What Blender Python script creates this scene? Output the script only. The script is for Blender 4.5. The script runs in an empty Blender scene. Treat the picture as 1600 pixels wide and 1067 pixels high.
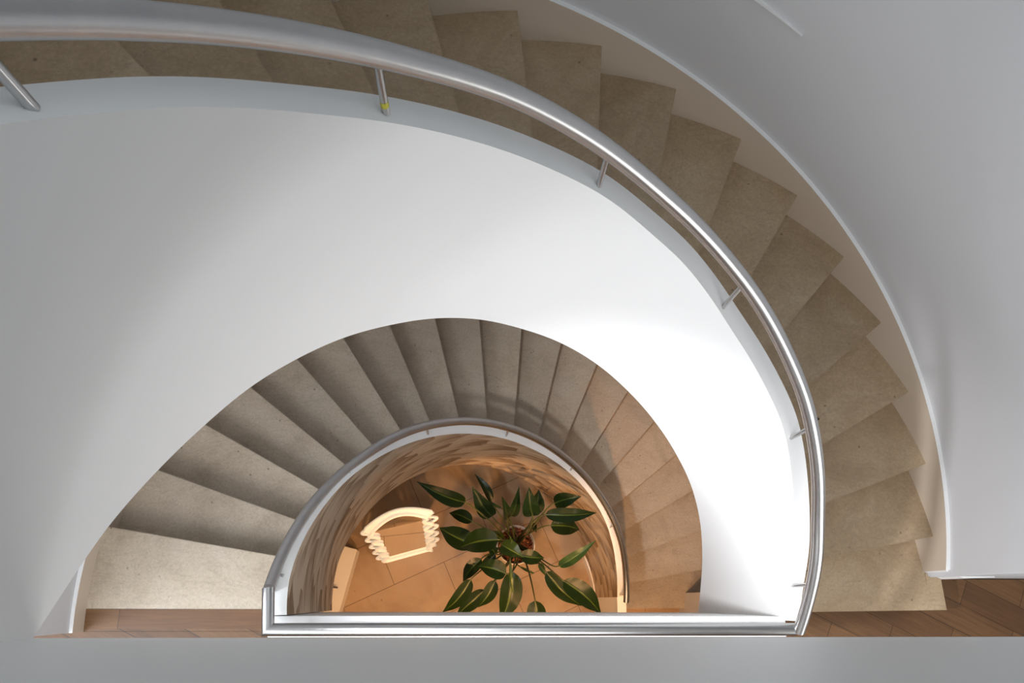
import bpy, bmesh, math, random
import numpy as np
from mathutils import Vector, Matrix
random.seed(7)
C = bpy.context.scene.collection
R = math.radians
H, h = 3.23, 0.17                    # storey height and riser
R1, R2, RR = 1.033, 1.103, 1.078     # parapet inner and outer radius, handrail radius
UP = (1.236, 9.4734); LO = (0.684, 9.447); OFF = -0.048
LEAVES = [((-0.208, 0.697, 1.74), (-0.555, 0.815, 1.9), 0.096, 0), ((0.02, 0.772, 1.15), (-0.117, 0.983, 1.2), 0.06, 1), ((0.016, 0.644, 1.3), (-0.154, 0.843, 1.5), 0.112, 1), ((-0.126, 0.622, 1.1), (-0.306, 0.699, 1.0), 0.09, 0), ((0.142, 0.645, 1.2), (0.063, 0.766, 1.55), 0.074, 1), ((0.162, 0.655, 1.25), (0.195, 0.835, 1.6), 0.069, 1), ((0.304, 0.632, 1.5), (0.25, 0.818, 1.7), 0.114, 1), ((0.335, 0.671, 1.3), (0.37, 0.846, 1.35), 0.103, 1), ((0.452, 0.718, 1.59), (0.634, 0.759, 1.7), 0.099, 0), ((0.372, 0.624, 1.69), (0.754, 0.642, 1.65), 0.092, 0), ((0.477, 0.59, 1.2), (0.721, 0.572, 1.1), 0.129, 0), ((0.385, 0.639, 0.8), (0.41, 0.563, 0.85), 0.048, 0), ((-0.115, 0.426, 1.35), (-0.383, 0.558, 1.25), 0.143, 0), ((0.042, 0.452, 1.6), (-0.233, 0.405, 1.45), 0.152, 0), ((0.12, 0.494, 1.0), (0.019, 0.559, 1.05), 0.071, 2), ((0.051, 0.407, 1.75), (0.201, 0.318, 1.8), 0.108, 2), ((0.154, 0.382, 1.5), (0.098, 0.457, 1.85), 0.07, 2), ((0.231, 0.357, 1.3), (0.418, 0.342, 1.25), 0.097, 0), ((0.288, 0.353, 1.0), (0.425, 0.315, 1.0), 0.056, 0), ((0.054, 0.377, 1.15), (-0.015, 0.446, 1.2), 0.064, 0), ((0.057, 0.38, 1.1), (-0.063, 0.29, 1.05), 0.06, 0), ((-0.06, 0.334, 1.25), (-0.193, 0.173, 1.15), 0.092, 0), ((-0.142, 0.181, 1.4), (-0.339, -0.052, 1.25), 0.098, 0), ((-0.025, 0.108, 1.2), (-0.24, -0.077, 1.1), 0.101, 0), ((0.033, 0.172, 1.45), (-0.085, -0.015, 1.35), 0.089, 0), ((0.095, 0.215, 1.65), (-0.103, 0.269, 1.6), 0.118, 0), ((0.154, 0.234, 1.5), (0.085, -0.117, 1.35), 0.144, 0), ((0.108, 0.296, 1.8), (0.131, 0.085, 1.75), 0.022, 2), ((0.341, 0.035, 1.3), (0.371, -0.179, 1.2), 0.124, 0), ((0.523, 0.284, 1.3), (0.783, 0.46, 1.45), 0.072, 3), ((0.524, 0.173, 1.5), (0.828, -0.054, 1.35), 0.135, 0), ((0.432, 0.243, 1.25), (0.714, -0.006, 1.15), 0.107, 0), ((0.402, 0.31, 1.1), (0.447, 0.22, 1.1), 0.04, 3), ((0.268, 0.293, 0.9), (0.386, 0.24, 0.9), 0.02, 3), ((0.089, 0.707, 1.3), (-0.048, 0.764, 1.35), 0.02, 3)]
# ---------------------------------------------------------------- materials
def mat(name):
    m = bpy.data.materials.new(name); m.use_nodes = True
    nt = m.node_tree; b = nt.nodes['Principled BSDF']
    return m, nt, b
def N(nt, t, **k):
    n = nt.nodes.new(t)
    for a, v in k.items(): setattr(n, a, v)
    return n
def ramp(nt, src, stops):
    r = N(nt, 'ShaderNodeValToRGB')
    e = r.color_ramp.elements
    while len(e) < len(stops): e.new(.5)
    for i, (p, c) in enumerate(stops): e[i].position = p; e[i].color = (*c, 1)
    nt.links.new(src, r.inputs[0]); return r.outputs[0]
def noise(nt, vec, scale, detail=4, rough=.55, dist=0):
    n = N(nt, 'ShaderNodeTexNoise'); n.inputs['Scale'].default_value = scale
    n.inputs['Detail'].default_value = detail; n.inputs['Roughness'].default_value = rough
    n.inputs['Distortion'].default_value = dist
    if vec: nt.links.new(vec, n.inputs['Vector'])
    return n.outputs['Fac']
def pos(nt): return N(nt, 'ShaderNodeNewGeometry').outputs['Position']
def mixc(nt, f, a, b, mode='MIX'):
    m = N(nt, 'ShaderNodeMix', data_type='RGBA', blend_type=mode)
    for k, v in ((0, f), (6, a), (7, b)):
        if isinstance(v, (int, float)): m.inputs[k].default_value = v
        elif isinstance(v, tuple): m.inputs[k].default_value = (*v, 1)
        else: nt.links.new(v, m.inputs[k])
    return m.outputs[2]
def bump(nt, b, src, s, d=.01):
    n = N(nt, 'ShaderNodeBump'); n.inputs['Strength'].default_value = s; n.inputs['Distance'].default_value = d
    nt.links.new(src, n.inputs['Height']); nt.links.new(n.outputs[0], b.inputs['Normal'])
def mapping(nt, vec, rot=(0,0,0), sc=(1,1,1), loc=(0,0,0)):
    n = N(nt, 'ShaderNodeMapping'); n.inputs['Rotation'].default_value = rot; n.inputs['Scale'].default_value = sc
    n.inputs['Location'].default_value = loc
    nt.links.new(vec, n.inputs['Vector']); return n.outputs[0]

def paint(name, col, rough=.6, tint=.02):
    m, nt, b = mat(name); p = pos(nt)
    f = noise(nt, p, 1.3, 3)
    c2 = tuple(x * (1 - tint) for x in col)
    nt.links.new(mixc(nt, f, col, c2), b.inputs['Base Color'])
    b.inputs['Roughness'].default_value = rough
    bump(nt, b, noise(nt, p, 140, 2), .05, .002)
    return m
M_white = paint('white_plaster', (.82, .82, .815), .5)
M_white_lit = paint('lit_white_plaster', (.92,.92,.91), .45)  # same white plaster, daylight on the lower parapet put into the colour
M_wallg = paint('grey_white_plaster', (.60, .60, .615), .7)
M_beige = paint('beige_paint', (.60, .50, .40), .5)
M_cab = paint('cream_lacquer', (.85, .80, .72), .35)
M_pot = paint('white_ceramic', (.82, .80, .77), .3)

def stone(name, a, b_, c, scale=1.0):
    m, nt, b = mat(name); p = pos(nt)
    oi = N(nt, 'ShaderNodeObjectInfo')
    base = ramp(nt, noise(nt, p, 3.2 * scale, 9, .68, .6), [(.25, a), (.5, b_), (.78, c)])
    fine = noise(nt, p, 85 * scale, 6, .75)
    col = mixc(nt, .32, base, ramp(nt, fine, [(.3, (.25,.25,.25)), (.7, (.80,.80,.80))]), 'OVERLAY')
    # small fossils and pits
    v = N(nt, 'ShaderNodeTexVoronoi'); v.inputs['Scale'].default_value = 17 * scale; nt.links.new(p, v.inputs['Vector'])
    v.inputs['Randomness'].default_value = 1
    sp = ramp(nt, v.outputs['Distance'], [(.05, (1,1,1)), (.12, (0,0,0))])
    msk = ramp(nt, noise(nt, p, 9 * scale, 2), [(.47, (0,0,0)), (.58, (.85,.85,.85))])
    mm = mixc(nt, 1.0, sp, msk, 'MULTIPLY')
    col = mixc(nt, mm, col, tuple(x * .45 for x in a))
    w = noise(nt, mapping(nt, p, (0,0,.6), (1,2.6,1)), 2.1 * scale, 10, .7, 1.6)
    vein = ramp(nt, w, [(.485, (0,0,0)), (.5, (.4,.4,.4)), (.515, (0,0,0))])
    col = mixc(nt, vein, col, tuple(x * .6 for x in b_))
    hv = N(nt, 'ShaderNodeHueSaturation'); nt.links.new(col, hv.inputs['Color'])
    mr = N(nt, 'ShaderNodeMapRange'); nt.links.new(oi.outputs['Random'], mr.inputs[0])
    mr.inputs[3].default_value = .92; mr.inputs[4].default_value = 1.08
    nt.links.new(mr.outputs[0], hv.inputs['Value'])
    nt.links.new(hv.outputs[0], b.inputs['Base Color'])
    b.inputs['Roughness'].default_value = .45
    bump(nt, b, fine, .06, .002)
    return m
M_stone = stone('beige_limestone', (.30,.21,.122), (.385,.28,.175), (.45,.35,.24))
M_stone_lit = stone('lit_limestone', (.35,.28,.205), (.465,.385,.295), (.53,.46,.375))  # same limestone, lightened so the colour carries the lower flight's stronger light

def tile_mat():
    m, nt, b = mat('ground_stone_tiles'); p = pos(nt)
    base = ramp(nt, noise(nt, p, 2.4, 8, .65, .5), [(.3, (.33,.22,.13)), (.55, (.44,.31,.19)), (.8, (.50,.37,.25))])
    t = N(nt, 'ShaderNodeTexBrick'); nt.links.new(mapping(nt, p, (0,0,R(-24.5)), (1,1,1), (.62,-.045,0)), t.inputs['Vector'])
    t.inputs['Scale'].default_value = 1; t.inputs['Brick Width'].default_value = .95; t.inputs['Row Height'].default_value = .42
    t.inputs['Mortar Size'].default_value = .003; t.inputs['Mortar Smooth'].default_value = .3
    t.inputs['Color1'].default_value = (1,1,1,1); t.inputs['Color2'].default_value = (.86,.86,.86,1); t.inputs['Mortar'].default_value = (.3,.25,.2,1)
    col = mixc(nt, 1.0, base, t.outputs['Color'], 'MULTIPLY')
    v = N(nt, 'ShaderNodeTexVoronoi'); v.inputs['Scale'].default_value = 7; nt.links.new(p, v.inputs['Vector'])
    sp = ramp(nt, v.outputs['Distance'], [(.03, (.8,.8,.8)), (.07, (0,0,0))])
    col = mixc(nt, sp, col, (.2,.13,.08))
    nt.links.new(col, b.inputs['Base Color']); b.inputs['Roughness'].default_value = .35
    return m
M_tile = tile_mat()

def wood(name, ang, bw, rh, c1, c2, dark=.35, loc=(0,0,0)):
    m, nt, b = mat(name); p = pos(nt)
    mp = mapping(nt, p, (0,0,ang), (1,1,1), loc)
    t = N(nt, 'ShaderNodeTexBrick'); nt.links.new(mp, t.inputs['Vector'])
    t.inputs['Scale'].default_value = 1; t.inputs['Brick Width'].default_value = bw; t.inputs['Row Height'].default_value = rh
    t.inputs['Mortar Size'].default_value = .0016; t.inputs['Bias'].default_value = 0
    t.inputs['Color1'].default_value = (*c1,1); t.inputs['Color2'].default_value = (*c2,1); t.inputs['Mortar'].default_value = (c1[0]*dark, c1[1]*dark, c1[2]*dark, 1)
    g = noise(nt, mapping(nt, mp, (0,0,0), (3,55,3)), 1.2, 6, .65, .8)
    col = mixc(nt, .55, t.outputs['Color'], ramp(nt, g, [(.3, (.3,.3,.3)), (.7, (.75,.75,.75))]), 'OVERLAY')
    g2 = noise(nt, mp, 2.5, 3)
    col = mixc(nt, .4, col, ramp(nt, g2, [(.3,(.35,.35,.35)),(.7,(.7,.7,.7))]), 'OVERLAY')
    nt.links.new(col, b.inputs['Base Color']); b.inputs['Roughness'].default_value = .5
    bump(nt, b, g, .05, .002)
    return m
M_wood = wood('oak_parquet', R(26), .62, .135, (.10,.046,.018), (.16,.08,.032))
M_border = wood('oak_border_plank', 0, .712, .3, (.12,.052,.017), (.155,.072,.024), loc=(.172,.11,0))
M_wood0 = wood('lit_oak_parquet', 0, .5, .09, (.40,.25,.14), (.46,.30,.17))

def steel(name='brushed_steel', k=1.0):
    m, nt, b = mat(name); p = pos(nt)
    b.inputs['Metallic'].default_value = 1; b.inputs['Roughness'].default_value = .29
    f = noise(nt, p, 18, 6, .7)
    nt.links.new(ramp(nt, f, [(.3, (.56*k,.56*k,.565*k)), (.7, (.62*k,.61*k,.60*k))]), b.inputs['Base Color'])
    return m
M_steel = steel()
M_steel_dark = steel('dimmed_steel', .62)  # same brushed steel, darkened to tone down reflections on the landing rail

def feather():
    m, nt, b = mat('feathered_wallcovering')
    uv = N(nt, 'ShaderNodeUVMap').outputs[0]
    skew = mapping(nt, uv, (0, 0, R(-14)), (1, 1, 1))
    nz = N(nt, 'ShaderNodeTexNoise'); nz.inputs['Scale'].default_value = 5; nt.links.new(skew, nz.inputs['Vector'])
    jig = mixc(nt, .05, skew, nz.outputs['Color'], 'ADD')
    v = N(nt, 'ShaderNodeTexVoronoi'); v.inputs['Scale'].default_value = 1
    nt.links.new(mapping(nt, jig, (0,0,0), (3.0,10,1)), v.inputs['Vector'])
    # fade from one end of each feather to the other
    sub = N(nt, 'ShaderNodeVectorMath', operation='SUBTRACT')
    nt.links.new(mapping(nt, jig, (0,0,0), (3.0,10,1)), sub.inputs[0]); nt.links.new(v.outputs['Position'], sub.inputs[1])
    sx = N(nt, 'ShaderNodeSeparateXYZ'); nt.links.new(sub.outputs[0], sx.inputs[0])
    mr = N(nt, 'ShaderNodeMapRange'); nt.links.new(sx.outputs[0], mr.inputs[0])
    mr.inputs[1].default_value = -.55; mr.inputs[2].default_value = .55
    streak = noise(nt, mapping(nt, skew, (0,0,0), (4,34,1)), 1, 4, .65, .6)
    big = noise(nt, mapping(nt, skew, (0,0,0), (2.2,4,1)), 1, 3, .6)
    a = N(nt, 'ShaderNodeMath', operation='MULTIPLY_ADD'); nt.links.new(mr.outputs[0], a.inputs[0]); a.inputs[1].default_value = .62
    nt.links.new(streak, a.inputs[2])
    a2 = N(nt, 'ShaderNodeMath', operation='MULTIPLY_ADD'); nt.links.new(big, a2.inputs[0]); a2.inputs[1].default_value = .7
    nt.links.new(a.outputs[0], a2.inputs[2])
    sc = N(nt, 'ShaderNodeMath', operation='MULTIPLY'); nt.links.new(a2.outputs[0], sc.inputs[0]); sc.inputs[1].default_value = .62
    col = ramp(nt, sc.outputs[0], [(.40, (.19,.125,.075)), (.58, (.28,.195,.125)), (.78, (.55,.45,.34))])
    nt.links.new(col, b.inputs['Base Color']); b.inputs['Roughness'].default_value = .6
    return m
M_feather = feather()

def leafm(name, c1, c2, rib):
    m, nt, b = mat(name); uv = N(nt, 'ShaderNodeUVMap').outputs[0]
    s = N(nt, 'ShaderNodeSeparateXYZ'); nt.links.new(uv, s.inputs[0])
    w = N(nt, 'ShaderNodeTexWave'); w.inputs['Scale'].default_value = 9; w.inputs['Distortion'].default_value = 1.5
    nt.links.new(mapping(nt, uv, (0,0,0), (1,.6,1)), w.inputs['Vector'])
    col = mixc(nt, w.outputs['Fac'], c1, c2)
    d = N(nt, 'ShaderNodeMath', operation='SUBTRACT'); nt.links.new(s.outputs[1], d.inputs[0]); d.inputs[1].default_value = .5
    a = N(nt, 'ShaderNodeMath', operation='ABSOLUTE'); nt.links.new(d.outputs[0], a.inputs[0])
    k = ramp(nt, a.outputs[0], [(.022, (1,1,1)), (.04, (0,0,0))])
    col = mixc(nt, k, col, rib)
    nt.links.new(col, b.inputs['Base Color']); b.inputs['Roughness'].default_value = .33
    b.inputs['Specular IOR Level'].default_value = .22
    return m
M_leaf = [leafm('dark_green_leaf', (.0075,.019,.003), (.011,.027,.005), (.075,.11,.014)),
          leafm('blue_green_leaf', (.008,.022,.006), (.012,.031,.009), (.035,.06,.02)),
          leafm('young_green_leaf', (.025,.045,.006), (.035,.06,.008), (.16,.19,.03)),
          leafm('light_green_leaf', (.03,.065,.016), (.04,.08,.022), (.09,.15,.045))]
M_stem = paint('olive_stem', (.085,.10,.03), .45)
M_tape = paint('yellow_tape', (.55,.50,.04), .5)
M_dry = paint('dried_leaf', (.075,.035,.018), .7)
def bark():
    m, nt, b = mat('bark_chips'); p = pos(nt)
    v = N(nt, 'ShaderNodeTexVoronoi'); v.inputs['Scale'].default_value = 55; nt.links.new(p, v.inputs['Vector'])
    s = N(nt, 'ShaderNodeSeparateColor'); nt.links.new(v.outputs['Color'], s.inputs[0])
    nt.links.new(ramp(nt, s.outputs[0], [(.1,(.05,.015,.008)),(.5,(.22,.07,.03)),(.9,(.42,.17,.08))]), b.inputs['Base Color'])
    b.inputs['Roughness'].default_value = .7
    return m
M_bark = bark()
def glow():
    m, nt, b = mat('glowing_opal_acrylic')
    f = noise(nt, pos(nt), 3, 2)
    nt.links.new(ramp(nt, f, [(.3,(.9,.84,.7)),(.7,(.95,.9,.8))]), b.inputs['Base Color'])
    b.inputs['Emission Color'].default_value = (1,.83,.60,1); b.inputs['Emission Strength'].default_value = GLOW
    b.inputs['Roughness'].default_value = .3
    return m
GLOW = .38
M_glow = glow()
def mirror_glass():
    m, nt, b = mat('mirror_glass'); b.inputs['Metallic'].default_value = 1; b.inputs['Roughness'].default_value = .02
    nt.links.new(ramp(nt, noise(nt, pos(nt), 2, 1), [(.4,(.84,.84,.84)),(.6,(.86,.86,.86))]), b.inputs['Base Color'])
    return m
M_mirror = mirror_glass()

# ---------------------------------------------------------------- helpers
def link(name, me, parent=None, mats=()):
    o = bpy.data.objects.new(name, me); C.objects.link(o)
    for m in mats: me.materials.append(m)
    if parent: o.parent = parent
    return o
def build(name, vs, fs, mats, parent=None, mi=None, smooth=False, uvs=None, angle=None):
    me = bpy.data.meshes.new(name); me.from_pydata([tuple(v) for v in vs], [], fs)
    if mi: 
        for p, i in zip(me.polygons, mi): p.material_index = i
    if uvs:
        l = me.uv_layers.new(name='UVMap')
        for p in me.polygons:
            for li, vi in zip(p.loop_indices, p.vertices): l.data[li].uv = uvs[vi]
    o = link(name, me, parent, mats if isinstance(mats, (list, tuple)) else [mats])
    bm = bmesh.new(); bm.from_mesh(me); bmesh.ops.recalc_face_normals(bm, faces=bm.faces)
    if smooth:
        for f in bm.faces: f.smooth = True
        if angle:
            for e in bm.edges:
                if len(e.link_faces) == 2 and e.calc_face_angle(0) > R(angle): e.smooth = False
    bm.to_mesh(me); bm.free()
    return o
def local(o, parent):
    """keep a part's world shape although its parent stands elsewhere"""
    o.parent = parent; o.matrix_parent_inverse = parent.matrix_basis.inverted()
    return o
def thing(name, label, cat, loc=(0,0,0), group=None):
    o = bpy.data.objects.new(name, None); C.objects.link(o); o.location = loc
    o.empty_display_size = .2
    return tag(o, label, cat, group)
def tag(o, label, cat, group=None):
    o['label'] = label; o['category'] = cat
    if group: o['group'] = group
    return o
def struct(o, label=None, cat=None):
    o['kind'] = 'structure'
    if label: o['label'] = label
    if cat: o['category'] = cat
    return o
def box(name, a, b, m, parent=None, bev=0, rz=0, piv=None):
    bm = bmesh.new()
    x0,y0,z0 = a; x1,y1,z1 = b
    bmesh.ops.create_cube(bm, size=1)
    for v in bm.verts:
        v.co = Vector(((x0+x1)/2 + v.co.x*(x1-x0), (y0+y1)/2 + v.co.y*(y1-y0), (z0+z1)/2 + v.co.z*(z1-z0)))
    if bev: bmesh.ops.bevel(bm, geom=bm.edges[:], offset=bev, segments=2, affect='EDGES')
    if rz: bmesh.ops.rotate(bm, cent=piv or ((x0+x1)/2,(y0+y1)/2,0), matrix=Matrix.Rotation(rz,3,'Z'), verts=bm.verts[:])
    me = bpy.data.meshes.new(name); bm.to_mesh(me); bm.free()
    o = link(name, me, None, [m])
    if parent: local(o, parent)
    return o
def table(pts, smooth=4.0):
    pts = sorted(pts); xs = np.array([p[0] for p in pts]); ys = np.array([p[1] for p in pts])
    g = np.arange(xs[0]-20, xs[-1]+20.01, .5); v = np.interp(g, xs, ys)
    lo = g < xs[0]; v[lo] = ys[0] + (g[lo]-xs[0])*(ys[1]-ys[0])/(xs[1]-xs[0])
    hi = g > xs[-1]; v[hi] = ys[-1] + (g[hi]-xs[-1])*(ys[-1]-ys[-2])/(xs[-1]-xs[-2])
    if smooth:
        k = np.exp(-.5*(np.arange(-20,21)*.5/smooth)**2); k /= k.sum()
        v = np.convolve(np.pad(v, 20, mode='edge'), k, 'valid')
    return lambda a: float(np.interp(a, g, v))
def const(c): return lambda a: c
def ring(name, a0, a1, r0, r1, zb, zt, mats, parent=None, step=1.5, face=None, top=0, end=0):
    """curved wall between radii r0(a), r1(a) and heights zb(a), zt(a); face / top = material index of the inner face / the top"""
    n = max(2, int((a1-a0)/step)+1); vs=[]; fs=[]; mi=[]; uv=[]
    for a in np.linspace(a0, a1, n):
        c, s = math.cos(R(a)), math.sin(R(a)); q0, q1, b, t = r0(a), r1(a), zb(a), zt(a)
        vs += [(q0*c,q0*s,b),(q0*c,q0*s,t),(q1*c,q1*s,t),(q1*c,q1*s,b)]
        uv += [(R(a)*1.03,b),(R(a)*1.03,t),(R(a)*1.03,t),(R(a)*1.03,b)]
    for i in range(n-1):
        k = 4*i
        for j in range(4):
            fs.append((k+j, k+(j+1)%4, k+4+(j+1)%4, k+4+j)); 
            mi.append((face or 0) if j == 0 else top if j == 1 else 0)
    fs.append((0,1,2,3)); fs.append(tuple(4*(n-1)+j for j in (3,2,1,0))); mi += [end, end]
    o = build(name, vs, fs, mats, None, mi, smooth=True, uvs=uv, angle=30)
    if parent: local(o, parent)
    return o
def tube(name, pts, rad, m, parent=None, seg=16, cap=True, closed=False):
    pts = [Vector(p) for p in pts]; n = len(pts); vs=[]; fs=[]
    up = Vector((0,0,1)); 
    for i, p in enumerate(pts):
        if closed: t = pts[(i+1)%n]-pts[i-1]
        elif i == 0: t = pts[1]-p
        elif i == n-1: t = p-pts[i-1]
        else: t = (pts[i+1]-p).normalized()+(p-pts[i-1]).normalized()
        t.normalize()
        u = up.cross(t)
        if u.length < .05: u = Vector((1,0,0)).cross(t)
        u.normalize(); w = t.cross(u); k = 1.0
        if 0 < i < n-1:
            cs = max(.5, t.dot((pts[i+1]-p).normalized())); k = 1/cs
        rr = rad[i] if isinstance(rad, (list, tuple)) else rad
        for j in range(seg):
            a = 2*math.pi*j/seg; vs.append(p + u*math.cos(a)*rr*k + w*math.sin(a)*rr)
    last = n if closed else n-1
    for i in range(last):
        for j in range(seg):
            i2 = (i+1)%n
            fs.append((i*seg+j, i*seg+(j+1)%seg, i2*seg+(j+1)%seg, i2*seg+j))
    if cap and not closed: fs.append(tuple(range(seg))[::-1]); fs.append(tuple((n-1)*seg+j for j in range(seg)))
    o = build(name, vs, fs, m, None, smooth=True, angle=50)
    if parent: local(o, parent)
    return o
def cyl(r, a, z): return Vector((r*math.cos(R(a)), r*math.sin(R(a)), z))
def helix(F, a): return h*(1+(a-F[0])/F[1])
def line_at(F, n, r):
    """point of nosing line n at radius about r"""
    a = R(F[0]+F[1]*(n-1)); rad = Vector((math.cos(a), math.sin(a), 0)); tan = Vector((-math.sin(a), math.cos(a), 0))
    k = math.sqrt(max(r*r-OFF*OFF, 0)); return rad*k + tan*OFF
def ang(p): 
    a = math.degrees(math.atan2(p.y, p.x)); return a+360 if a < -60 else a

def step(F, n, base, ri, ro, parent, last=None, extra=None, m=None):
    """stone slab of one step with its riser below the nosing"""
    z1 = base+n*h; z0 = z1-.04
    A = line_at(F, n, ri); B = line_at(F, n, ro)
    if last is None: Cc = line_at(F, n+1, ro); D = line_at(F, n+1, ri); ex = 4.5
    else: Cc = cyl(ro, last, 0); D = cyl(ri, last, 0); ex = 0
    outer = [cyl(ro, a, 0) for a in np.linspace(ang(B), ang(Cc)+ex, 7)]
    inner = [cyl(ri, a, 0) for a in np.linspace(ang(D)+ex*1.6, ang(A), 6)]
    if extra: outer = [Vector(p) for p in extra]+outer[1:]
    poly = outer+inner
    if last is not None: poly = [Vector((p.x, max(p.y, -.012), 0)) if p.x < 0 else p for p in poly]
    bm = bmesh.new()
    vt = [bm.verts.new((p.x,p.y,z1)) for p in poly]
    f = bm.faces.new(vt)
    r = bmesh.ops.extrude_face_region(bm, geom=[f])
    for v in r['geom']:
        if isinstance(v, bmesh.types.BMVert): v.co.z = z0
    bmesh.ops.recalc_face_normals(bm, faces=bm.faces)
    ed = [e for e in bm.edges if all(abs(v.co.z-z1) < 1e-5 for v in e.verts)]
    bmesh.ops.bevel(bm, geom=ed, offset=.003, segments=2, affect='EDGES')
    # riser slab, set back under the nosing
    a = R(F[0]+F[1]*(n-1)); tan = Vector((-math.sin(a), math.cos(a), 0))
    p0 = line_at(F, n, ri)+tan*.03; p1 = line_at(F, n, ro-.01)+tan*.03
    q = [p0, p1, p1+tan*.02, p0+tan*.02]
    lo = [bm.verts.new((p.x,p.y,z1-h+.001)) for p in q]; hi = [bm.verts.new((p.x,p.y,z0)) for p in q]
    for i in range(4): bm.faces.new((lo[i], lo[(i+1)%4], hi[(i+1)%4], hi[i]))
    bm.faces.new(lo[::-1]); bm.faces.new(hi)
    bmesh.ops.recalc_face_normals(bm, faces=bm.faces)
    me = bpy.data.meshes.new('step'); bm.to_mesh(me); bm.free()
    return local(link('step', me, None, [m or M_stone]), parent)

# ---------------------------------------------------------------- shape tables measured along the stair (angle, height)
up_top = table([(-2.3,4.145),(5,4.23),(11,4.35),(20.6,4.507),(26.3,4.612),(37.3,4.821),(47.7,4.966),(59.1,5.141),(74.5,5.448),(80.1,5.540),
    (90.1,5.737),(100.8,5.916),(114.3,6.151),(128.3,6.402),(138.6,6.606),(146.8,6.754),(150.4,6.821),(176,7.30),(184,7.36)], 2.5)
up_bot = table([(-3,3.0),(5.5,3.096),(16.7,3.293),(24,3.429),(34.2,3.603),(43.8,3.738),(54.6,3.906),(65.4,4.092),(76.1,4.298),(86.4,4.49),
    (96.4,4.666),(106,4.858),(115.5,5.028),(124.5,5.18),(133.1,5.341),(141.2,5.482),(149.1,5.627),(156.7,5.751),(164,5.89),(171.3,6.04),(177.6,6.151),(181.6,6.238)], 2)
lo_top = table([(-4,.96),(3.6,.984),(17.5,1.187),(35.8,1.537),(54.8,1.829),(77.4,2.178),(90,2.42),(103.2,2.688),(125.9,3.176),(143.3,3.56),
    (157.4,3.815),(165,3.95),(171,4.06),(176,4.12),(181.5,4.12)], 2.5)
lo_bot = table([(-4,0),(23,0.03),(26,.12),(33.7,.272),(52.4,.522),(73.3,.877),(100.2,1.437),(120.1,1.788),(137.6,2.058),(150.5,2.222),
    (162.2,2.42),(171,2.50),(182,2.56)], 2)
r_lo = table([(-10,R1),(150,R1),(165,1.026),(181.6,1.0)], 3)
wall_r = table([(0,2.165),(145,2.165),(178,2.130),(186,2.128)], 3)
skirt_r = table([(0,2.143),(145,2.143),(172,2.113),(186,2.112)], 3)

# ---------------------------------------------------------------- setting
struct(box('floor', (-4.6,-4.6,-.15), (4.6,2.5,0), M_tile))
struct(box('floor', (1.2,-4.6,0.0), (4.5,-.016,.006), M_wood0))
# landing: slab, parquet, border plank
struct(box('floor', (-4.6,-4.6,3.205), (4.6,-.115,H), M_wood))
fb = struct(box('floor', (-2.4,-.104,3.205), (-1.05,-.012,H+.0005), M_border))
struct(box('floor', (-2.4,-.116,3.205), (-1.05,-.104,H), M_wood))
struct(box('floor', (1.10,-.115,3.205), (2.24,.02,H), M_wood))
struct(box('floor', (2.24,-.115,3.205), (4.6,.15,H), M_wood))
struct(box('ceiling', (-4.6,-4.6,2.9), (4.6,-.109,3.204), M_white))
struct(box('ceiling', (-4.6,-4.6,6.24), (4.6,-.12,6.46), M_white))
struct(box('ceiling', (-4.6,-4.6,9.6), (4.6,2.5,9.7), M_white))
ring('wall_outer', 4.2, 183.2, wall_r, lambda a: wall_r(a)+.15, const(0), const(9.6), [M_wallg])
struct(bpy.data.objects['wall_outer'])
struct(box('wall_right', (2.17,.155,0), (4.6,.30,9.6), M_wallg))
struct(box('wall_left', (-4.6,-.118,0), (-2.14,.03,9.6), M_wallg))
struct(box('wall_back', (-4.6,-4.7,0), (4.6,-4.6,9.6), M_white))
struct(box('wall_east', (4.6,-4.7,0), (4.7,.3,9.6), M_white))
struct(box('wall_west', (-4.7,-4.7,0), (-4.6,.3,9.6), M_white))
struct(box('wall_front', (-1.075,-.12,6.215), (4.6,-.025,7.36), M_white, bev=.004))
# pier beside the foot of the lower flight
struct(box('wall_pier', (1.835,-.30,0), (2.45,.105,2.9), M_white, bev=.003, rz=R(-9), piv=(1.835,.1,0)))
struct(ring('baseboard_ground', -2, 24, const(R1-.014), const(R1-.001), const(0), const(.12), [M_white]))
# shallow ledge high on the outer wall
struct(ring('trim_1', 66.9, 110, lambda a: wall_r(a)-.012-.0*a, lambda a: wall_r(a)-.0005,
     lambda a: 5.249+.0142*(a-66.9), lambda a: 5.249+.0142*(a-66.9)+.0022*(a-66.9), [M_white]))

# ---------------------------------------------------------------- lower flight
lo = thing('staircase', 'lower curved limestone flight from the tiled ground floor, with feather-patterned inner wall', 'staircase', (1.6,0,0), 'curved stone flights')
up = thing('staircase', 'upper curved limestone flight sweeping round the outside above the big white parapet wall', 'staircase', (1.6,0,H), 'curved stone flights')
for n in range(1, 20):
    step(LO, n, 0, 1.09, 2.15 if n < 15 else 2.128, lo, last=181.5 if n == 19 else None, m=M_stone_lit)
for n in range(1, 20):
    ex = None
    if n == 1: ex = [(2.237,-.008,0),(2.231,.145,0),(2.142,.183,0)]
    step(UP, n, H, 1.09, 2.150, up, last=181.5 if n == 19 else None, extra=ex)
p = ring('parapet', 3.4, 181.4, r_lo, lambda a: max(r_lo(a)+.068, 0), lo_bot, lo_top, [M_white_lit, M_feather], lo, face=1)
ring('parapet_end', -7.5, 3.4, const(R1), const(R2), const(0), lambda a: .984, [M_white_lit], lo)
p = ring('parapet', -2.4, 181.5, const(R1), const(R2), up_bot, up_top, [M_white], up)
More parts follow.
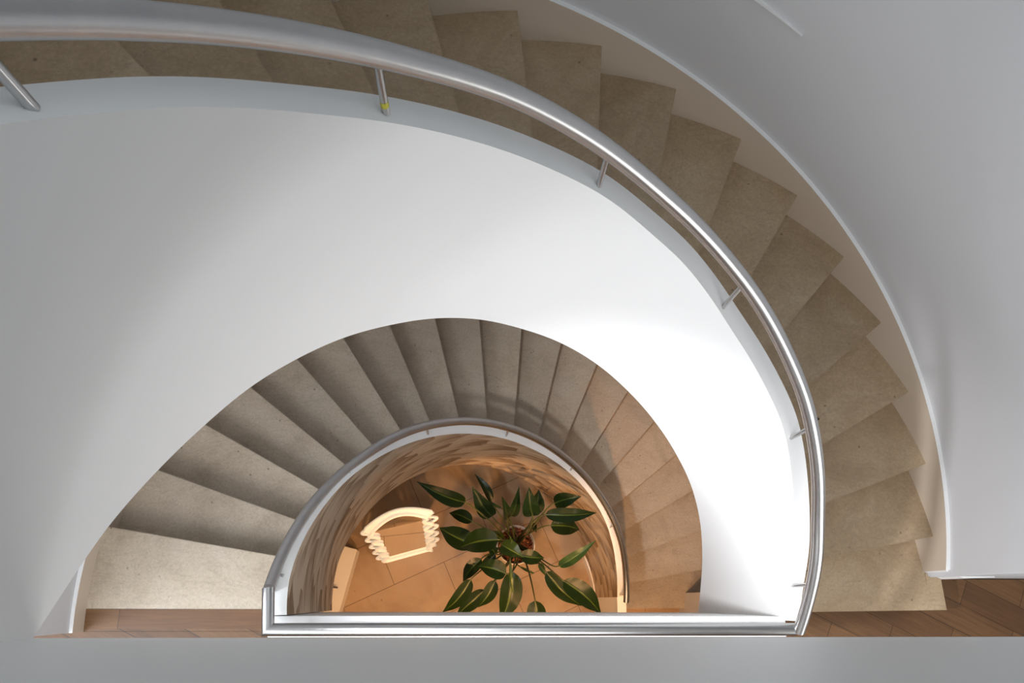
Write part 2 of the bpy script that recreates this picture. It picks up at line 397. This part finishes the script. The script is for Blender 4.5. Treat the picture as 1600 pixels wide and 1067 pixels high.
def slab(F, base, a0, a1, par):
    ring('soffit', a0, a1, const(R2-.002), const(2.15), lambda a: max(base+helix(F,a)-.52, base-.3, 0.001), lambda a: max(base+helix(F,a)-.27, base-.2, .002), [M_white], par)
slab(LO, 0, 24, 180, lo); slab(UP, H, 8, 180, up)
ring('skirting', 4.9, 181, lambda a: skirt_r(a), lambda a: wall_r(a)+.004, lambda a: H+helix(UP,a)-.33, lambda a: H+helix(UP,a)+.135, [M_beige, M_white], up, top=1, end=1)
ring('skirting', 4.9, 183.2, lambda a: skirt_r(a), lambda a: wall_r(a)+.004, lambda a: min(helix(LO,a), H+.0)-.33, lambda a: min(helix(LO,a)+.135, H+.13), [M_beige, M_white], lo, top=1)
# angled white end block of the upper skirting
vs = [(2.142,.183),(2.231,.145),(2.40,.150),(2.40,.20),(2.165,.20)]
build_v = [(x,y,H+h) for x,y in vs]+[(x,y,H+h+.20) for x,y in vs]
build_v = [(x,y,H) for x,y in vs]+[(x,y,H+.355) for x,y in vs]
o = build('skirting_end', build_v, [(0,1,2,3,4),(9,8,7,6,5)]+[(i,(i+1)%5,5+(i+1)%5,5+i) for i in range(5)], M_white); local(o, up)

# dried leaf fallen on one of the upper steps
ctr = Vector((1.383, .864, H+4*h+.004))
rl = random.Random(3); vs=[]; fs=[]
for i in range(9):
    for j in range(5):
        u = i/8-.5; v = j/4-.5; w_ = math.sqrt(max(0,1-(2*u)**2))
        vs.append(ctr+Vector((u*.040, v*.022*w_+.006*math.sin(u*5), .004+.007*abs(v)*2+.003*math.sin(i*1.7)+rl.uniform(0,.002))))
for i in range(8):
    for j in range(4): k = i*5+j; fs.append((k,k+1,k+6,k+5))
o = build('dried_leaf', vs, fs, M_dry, smooth=True)
tag(o, 'tiny curled brown dried leaf lying on an upper step beside the handrail', 'leaf')

# straight parapet on the landing side of the well
tp = box('parapet', (-1.068,-.108,2.9), (1.055,-.028,4.125), M_white, bev=.002)
tag(tp, 'straight white parapet wall closing the stairwell on the landing side', 'parapet')

# ---------------------------------------------------------------- handrails
def rail(label, pts, posts, base, name='handrail', m=None):
    t = thing(name, label, 'handrail', base, 'steel handrails')
    tube('rail', pts, .0245, m or M_steel, t, seg=28)
    for foot, head in posts:
        po = tube('post', [foot, foot+(head-foot)*.5, head], .0078, M_steel, t, seg=10)
        if abs((foot-cyl(1.055, 120.9, up_top(120.9))).length) < .01:
            tp_ = tube('tape', [foot+(head-foot)*.16, foot+(head-foot)*.26], .0083, M_tape, po, seg=10); tp_['label'] = 'yellow tape'
    return t
rz_up = table([(-4.7,4.20),(1.7,4.31),(6.8,4.404),(10.8,4.473),(17.8,4.578),(26.6,4.753),(39.8,5.0),(49.7,5.161),(58.3,5.309),(68.3,5.474),(83.1,5.732),
   (94.6,5.955),(105.9,6.165),(116.8,6.348),(125.9,6.511),(135.3,6.682),(145.8,6.872),(180,7.49)], 2.5)
rz_lo = table([(1.5,1.10),(11,1.20),(27.9,1.491),(44.6,1.735),(65,2.07),(83.7,2.445),(103.1,2.85),(124.2,3.25),(138.8,3.45),(153.7,3.757),(163.7,3.923),(173.6,4.09),(176.5,4.14)], 4)
ptsU = [cyl(RR, a, rz_up(a)) for a in np.linspace(-4.4, 181, 110)]
postsU = [(cyl(1.055, a, up_top(a)), cyl(RR-.004, a+da, rz_up(a+da)-.015)) for a, da in ((5.1,0),(34.9,0),(62.8,0),(91.7,0),(120.9,0),(147.9,0),(176,0))]
rail('long curved brushed steel handrail above the upper flight, widening towards the camera', ptsU, postsU, (1.07,-.08,4.12))
ptsL = [cyl(RR-.0, a, rz_lo(a)) for a in np.linspace(1.5, 176, 100)]
postsL = [(cyl(1.055 if a < 150 else 1.04, a, lo_top(a)), cyl(RR-.008, a, rz_lo(a)-.012)) for a in (4.4,32.1,60.2,88.7,116.9,143.5,173.0)]
rail('small curved brushed steel handrail circling above the potted plant', ptsL, postsL, (1.07,0,.98))
Z = 4.195
pc = [Vector((-1.069,.078,Z-.008)), Vector((-1.055,-.077,Z)), Vector((1.062,-.077,Z))]
rail('straight brushed steel handrail along the landing edge of the stairwell, mitred at its left corner', pc,
     [(Vector((x,-.07,4.123)), Vector((x,-.075,Z-.012))) for x in (-.9,0.0,.9)], (0,-.07,4.12), m=M_steel_dark)

# ---------------------------------------------------------------- wavy standing mirror
BL, BR = Vector((-.885,.345,0)), Vector((-.385,.482,0))
mir = thing('floor_mirror', 'glowing white wavy-framed standing mirror on the ground floor tiles left of the plant', 'mirror', tuple((BL+BR)/2))
ux = (BR-BL).normalized(); back = Vector((-.035,.140,0))/1.75
wdt = (BR-BL).length; HT = 1.72
def mp(u, z, d=0):      # u across, z up, d towards the back
    n = Vector((-ux.y, ux.x, 0))
    return BL + ux*u + back*z + Vector((0,0,z)) + n*d
def frame_path(inset, d):
    pts = []
    top = 1.58
    for i in range(61):                       # left side going up
        z = .03 + (top-.03)*i/60; a = .031*math.sin(i/60*2*math.pi*4.5+math.pi)
        pts.append(mp(inset+a+.012, z, d))
    for i in range(1, 24):
        s = i/24; u = inset + (wdt-2*inset)*s
        pts.append(mp(u, top+(HT-top)*math.sin(math.pi*s)**.75 - inset*.2, d+.055*math.sin(math.pi*s)))
    for i in range(61):
        z = top - (top-.03)*i/60; a = .031*math.sin((1-i/60)*2*math.pi*4.5)
        pts.append(mp(wdt-inset-a-.012, z, d))
    for i in range(1, 12):
        s = i/12; pts.append(mp(wdt-inset-(wdt-2*inset)*s, .03, d))
    return pts
fr = tube('frame', frame_path(.0,.035), .0115, M_glow, mir, seg=12, closed=True)
fr2 = tube('inner_frame', frame_path(.045,.0), .0125, M_glow, mir, seg=12, closed=True)
fa, fb_ = frame_path(.0,.03), frame_path(.045,.0); k = len(fa)
fa, fb_ = fa[59:87], fb_[59:87]; k = len(fa)
o = build('frame_panel', fa+fb_, [(i,i+1,k+i+1,k+i) for i in range(k-1)], M_glow, smooth=True); local(o, mir)
gp = frame_path(.048,.012)
me = bpy.data.meshes.new('glass'); me.from_pydata([tuple(p) for p in gp], [], [tuple(range(len(gp)))])
bm = bmesh.new(); bm.from_mesh(me); bmesh.ops.triangulate(bm, faces=bm.faces[:]); bm.to_mesh(me); bm.free()
local(link('glass', me, None, [M_mirror]), mir)
# back board
bp = frame_path(.042,.034)
nn = len(bp); n_ = Vector((-ux.y,ux.x,0))*.015
vs = [tuple(p) for p in bp]+[tuple(p+n_) for p in bp]
o = build('back_board', vs, [tuple(range(nn)), tuple(range(2*nn-1,nn-1,-1))]+[(i,(i+1)%nn,nn+(i+1)%nn,nn+i) for i in range(nn)], M_cab); local(o, mir)

# ---------------------------------------------------------------- low cabinet under the stair
cab = thing('cabinet', 'low cream white cabinet with a small grey handle, left of the wavy mirror', 'cabinet', (-1.25,0,0))
rzc = R(-13)
pv = (-1.075,.446,0)
box('body', (-1.45,-.45,.03), (-1.075,.446,.32), M_cab, cab, .004, rzc, pv)
box('top', (-1.46,-.46,.32), (-1.073,.448,.34), M_cab, cab, .004, rzc, pv)
box('plinth', (-1.43,-.43,0), (-1.08,.43,.03), M_cab, cab, .002, rzc, pv)
tube('handle', [(-1.275,.142,.34),(-1.275,.142,.37),(-1.265,.141,.377),(-1.21,.134,.377)], .009, M_steel, cab, seg=10)

# ---------------------------------------------------------------- potted plant
PC = Vector((.285,.492,0))
pl = thing('potted_plant', 'large leafy green plant with long stalks in a round white pot on the ground floor', 'plant', tuple(PC))
def lathe(name, prof, c, m, parent, seg=48):
    vs=[]; fs=[]
    for r, z in prof:
        for j in range(seg): a=2*math.pi*j/seg; vs.append((c.x+r*math.cos(a), c.y+r*math.sin(a), z))
    for i in range(len(prof)-1):
        for j in range(seg): fs.append((i*seg+j, i*seg+(j+1)%seg, (i+1)*seg+(j+1)%seg, (i+1)*seg+j))
    o = build(name, vs, fs, m, None, smooth=True, angle=40); return local(o, parent)
lathe('pot', [(.001,.0),(.125,.0),(.135,.01),(.150,.20),(.163,.41),(.166,.42),(.160,.422),(.155,.415),(.150,.36),(.001,.36)], PC, M_pot, pl)
# bark: bumpy disc
bm = bmesh.new(); bmesh.ops.create_grid(bm, x_segments=34, y_segments=34, size=.152)
bmesh.ops.delete(bm, geom=[f for f in bm.faces if f.calc_center_median().length > .150], context='FACES')
for v in bm.verts: v.co.z = random.uniform(-.012,.014)
for v in bm.verts: v.co += Vector((PC.x, PC.y, .375))
me = bpy.data.meshes.new('soil'); bm.to_mesh(me); bm.free(); local(link('soil', me, None, [M_bark]), pl)
def leaf(B, T, w, kind, i):
    B, T = Vector(B), Vector(T); L = (T-B).length; t = (T-B).normalized()
    s = t.cross(Vector((0,0,1))); s = s.normalized() if s.length > .1 else Vector((1,0,0))
    rnd = random.Random(i); roll = rnd.uniform(-.25,.25)
    nup = s.cross(t); s2 = s*math.cos(roll)+nup*math.sin(roll); nup = s2.cross(t)
    if nup.z < 0: nup = -nup
    NL, NW = 22, 8; vs=[]; fs=[]; uv=[]
    narrow = kind in (2,3) and w < .03
    for a in range(NL+1):
        u = a/NL
        prof = (math.sin(math.pi*min(1,u**.62))**.72 if not narrow else .35+.65*math.sin(math.pi*u))
        if u > .6 and not narrow: prof *= 1-.45*((u-.6)/.4)**1.5
        if a in (0,NL): prof = max(prof*.1,.02)
        bend = math.sin(math.pi*u)*L*.10
        side = math.sin(math.pi*u*1.1)*L*.03*(1 if i % 2 else -1)
        for b in range(NW+1):
            v = b/NW*2-1
            c = B.lerp(T, u)+nup*(bend+abs(v)*w*.5*prof*.38+math.sin(u*26+v*3+i)*w*.012*abs(v))+s2*(v*w*.5*prof+side)
            vs.append(c); uv.append((u*max(L/.12,1), b/NW))
    for a in range(NL):
        for b in range(NW):
            k = a*(NW+1)+b; fs.append((k,k+1,k+NW+2,k+NW+1))
    o = build('leaf', vs, fs, M_leaf[kind], None, smooth=True, uvs=uv); local(o, pl)
    # stalk from the pot, arching out to the leaf and running along its rib
    a0 = rnd.uniform(0,6.28); rr = rnd.uniform(.02,.09)
    d = Vector((B.x-PC.x, B.y-PC.y, 0)); 
    S = PC + Vector((d.x*.12+rr*math.cos(a0)*.5, d.y*.12+rr*math.sin(a0)*.5, .37))
    m1 = S + Vector((d.x*.22, d.y*.22, (B.z-.37)*.62)); m2 = B - t*min(.12, L*.5) ; m2.z = B.z - .03
    m2 = m2.lerp(B, .35)
    pts = []
    for k in range(17):
        q = k/16; pts.append(S*(1-q)**3 + m1*3*q*(1-q)**2 + m2*3*q*q*(1-q) + B*q**3)
    ext = [B.lerp(T, u)+nup*(math.sin(math.pi*u)*L*.10-.003)+s2*(math.sin(math.pi*u*1.1)*L*.03*(1 if i % 2 else -1)) for u in (.08,.2,.35)]
    pts += ext
    rad = [.0085-.005*k/(len(pts)-1) for k in range(len(pts))]
    st = tube('stalk', pts, rad, M_stem, o, seg=8)
for i, (B, T, w, k) in enumerate(LEAVES): leaf(B, T, w*1.14, k, i)

# ---------------------------------------------------------------- light
def area(name, loc, target, size, sy, energy, col):
    l = bpy.data.lights.new(name, 'AREA'); l.shape = 'RECTANGLE'; l.size = size; l.size_y = sy; l.energy = energy; l.color = col
    o = bpy.data.objects.new(name, l); C.objects.link(o); o.location = loc
    o.rotation_euler = (Vector(target)-Vector(loc)).to_track_quat('-Z','Y').to_euler(); return o
def spot(name, loc, target, energy, col, ang_=100, blend=.5, rad=.05):
    l = bpy.data.lights.new(name, 'SPOT'); l.energy = energy; l.color = col; l.spot_size = R(ang_); l.spot_blend = blend; l.shadow_soft_size = rad
    o = bpy.data.objects.new(name, l); C.objects.link(o); o.location = loc
    o.rotation_euler = (Vector(target)-Vector(loc)).to_track_quat('-Z','Y').to_euler(); return o
area('window_light', (-2.7,-.52,5.35), (1.1,.15,3.4), .7, 1.4, 60, (.88,.94,1.0))
area('landing_light', (-1.0,-1.7,6.05), (.25,.8,2.8), 3.4, 2.2, 125, (.94,.965,1.0))
spot('ceiling_spot', (-.85,-.17,6.08), (1.03,.30,3.0), 330, (.96,.97,1.0), 66, 1.0, .08)  # unseen spot, added to brighten the low right face of the well
area('landing_fill', (2.6,-1.7,4.9), (-.95,.6,5.0), 1.6, 1.8, 30, (.96,.98,.97))
area('skylight', (0,.4,9.4), (0,.4,0), 3.0, 2.0, 30, (.86,.95,1.0))
warm = (1.0,.52,.22)
spot('ceiling_spot', (-.25,-.8,2.82), (-.3,.4,0), 125, warm, 78, .5, .04)
spot('ceiling_spot', (.75,-.9,2.82), (.4,.5,0), 125, warm, 78, .5, .04)
spot('ceiling_spot', (1.45,-.55,2.82), (1.5,.3,0), 30, (1.0,.70,.46), 110, .6, .04)
area('ground_fill', (0,-2.2,2.6), (0,.3,.6), 2.5, .8, 22, (1.0,.65,.38))
w = bpy.data.worlds.new('world'); bpy.context.scene.world = w; w.use_nodes = True
w.node_tree.nodes['Background'].inputs[0].default_value = (.75,.82,.9,1); w.node_tree.nodes['Background'].inputs[1].default_value = .3

# ---------------------------------------------------------------- camera
cam = bpy.data.cameras.new('camera'); co = bpy.data.objects.new('camera', cam); C.objects.link(co)
cam.sensor_width = 36; cam.lens = 1274.886/1600*36; cam.clip_start = .01
pi_, ya, ro = R(17.61508), R(-5.41097), R(.14441)
Rx = Matrix.Rotation(pi_, 3, 'X'); Ry = Matrix.Rotation(ya, 3, 'Y'); Rz = Matrix.Rotation(ro, 3, 'Z')
M4 = (Rz @ Ry @ Rx).to_4x4(); M4.translation = Vector((-.42966, .031717, 7.621196)); co.matrix_world = M4
bpy.context.scene.camera = co
bpy.context.scene.view_settings.view_transform = 'Standard'
bpy.context.scene.view_settings.look = 'None'
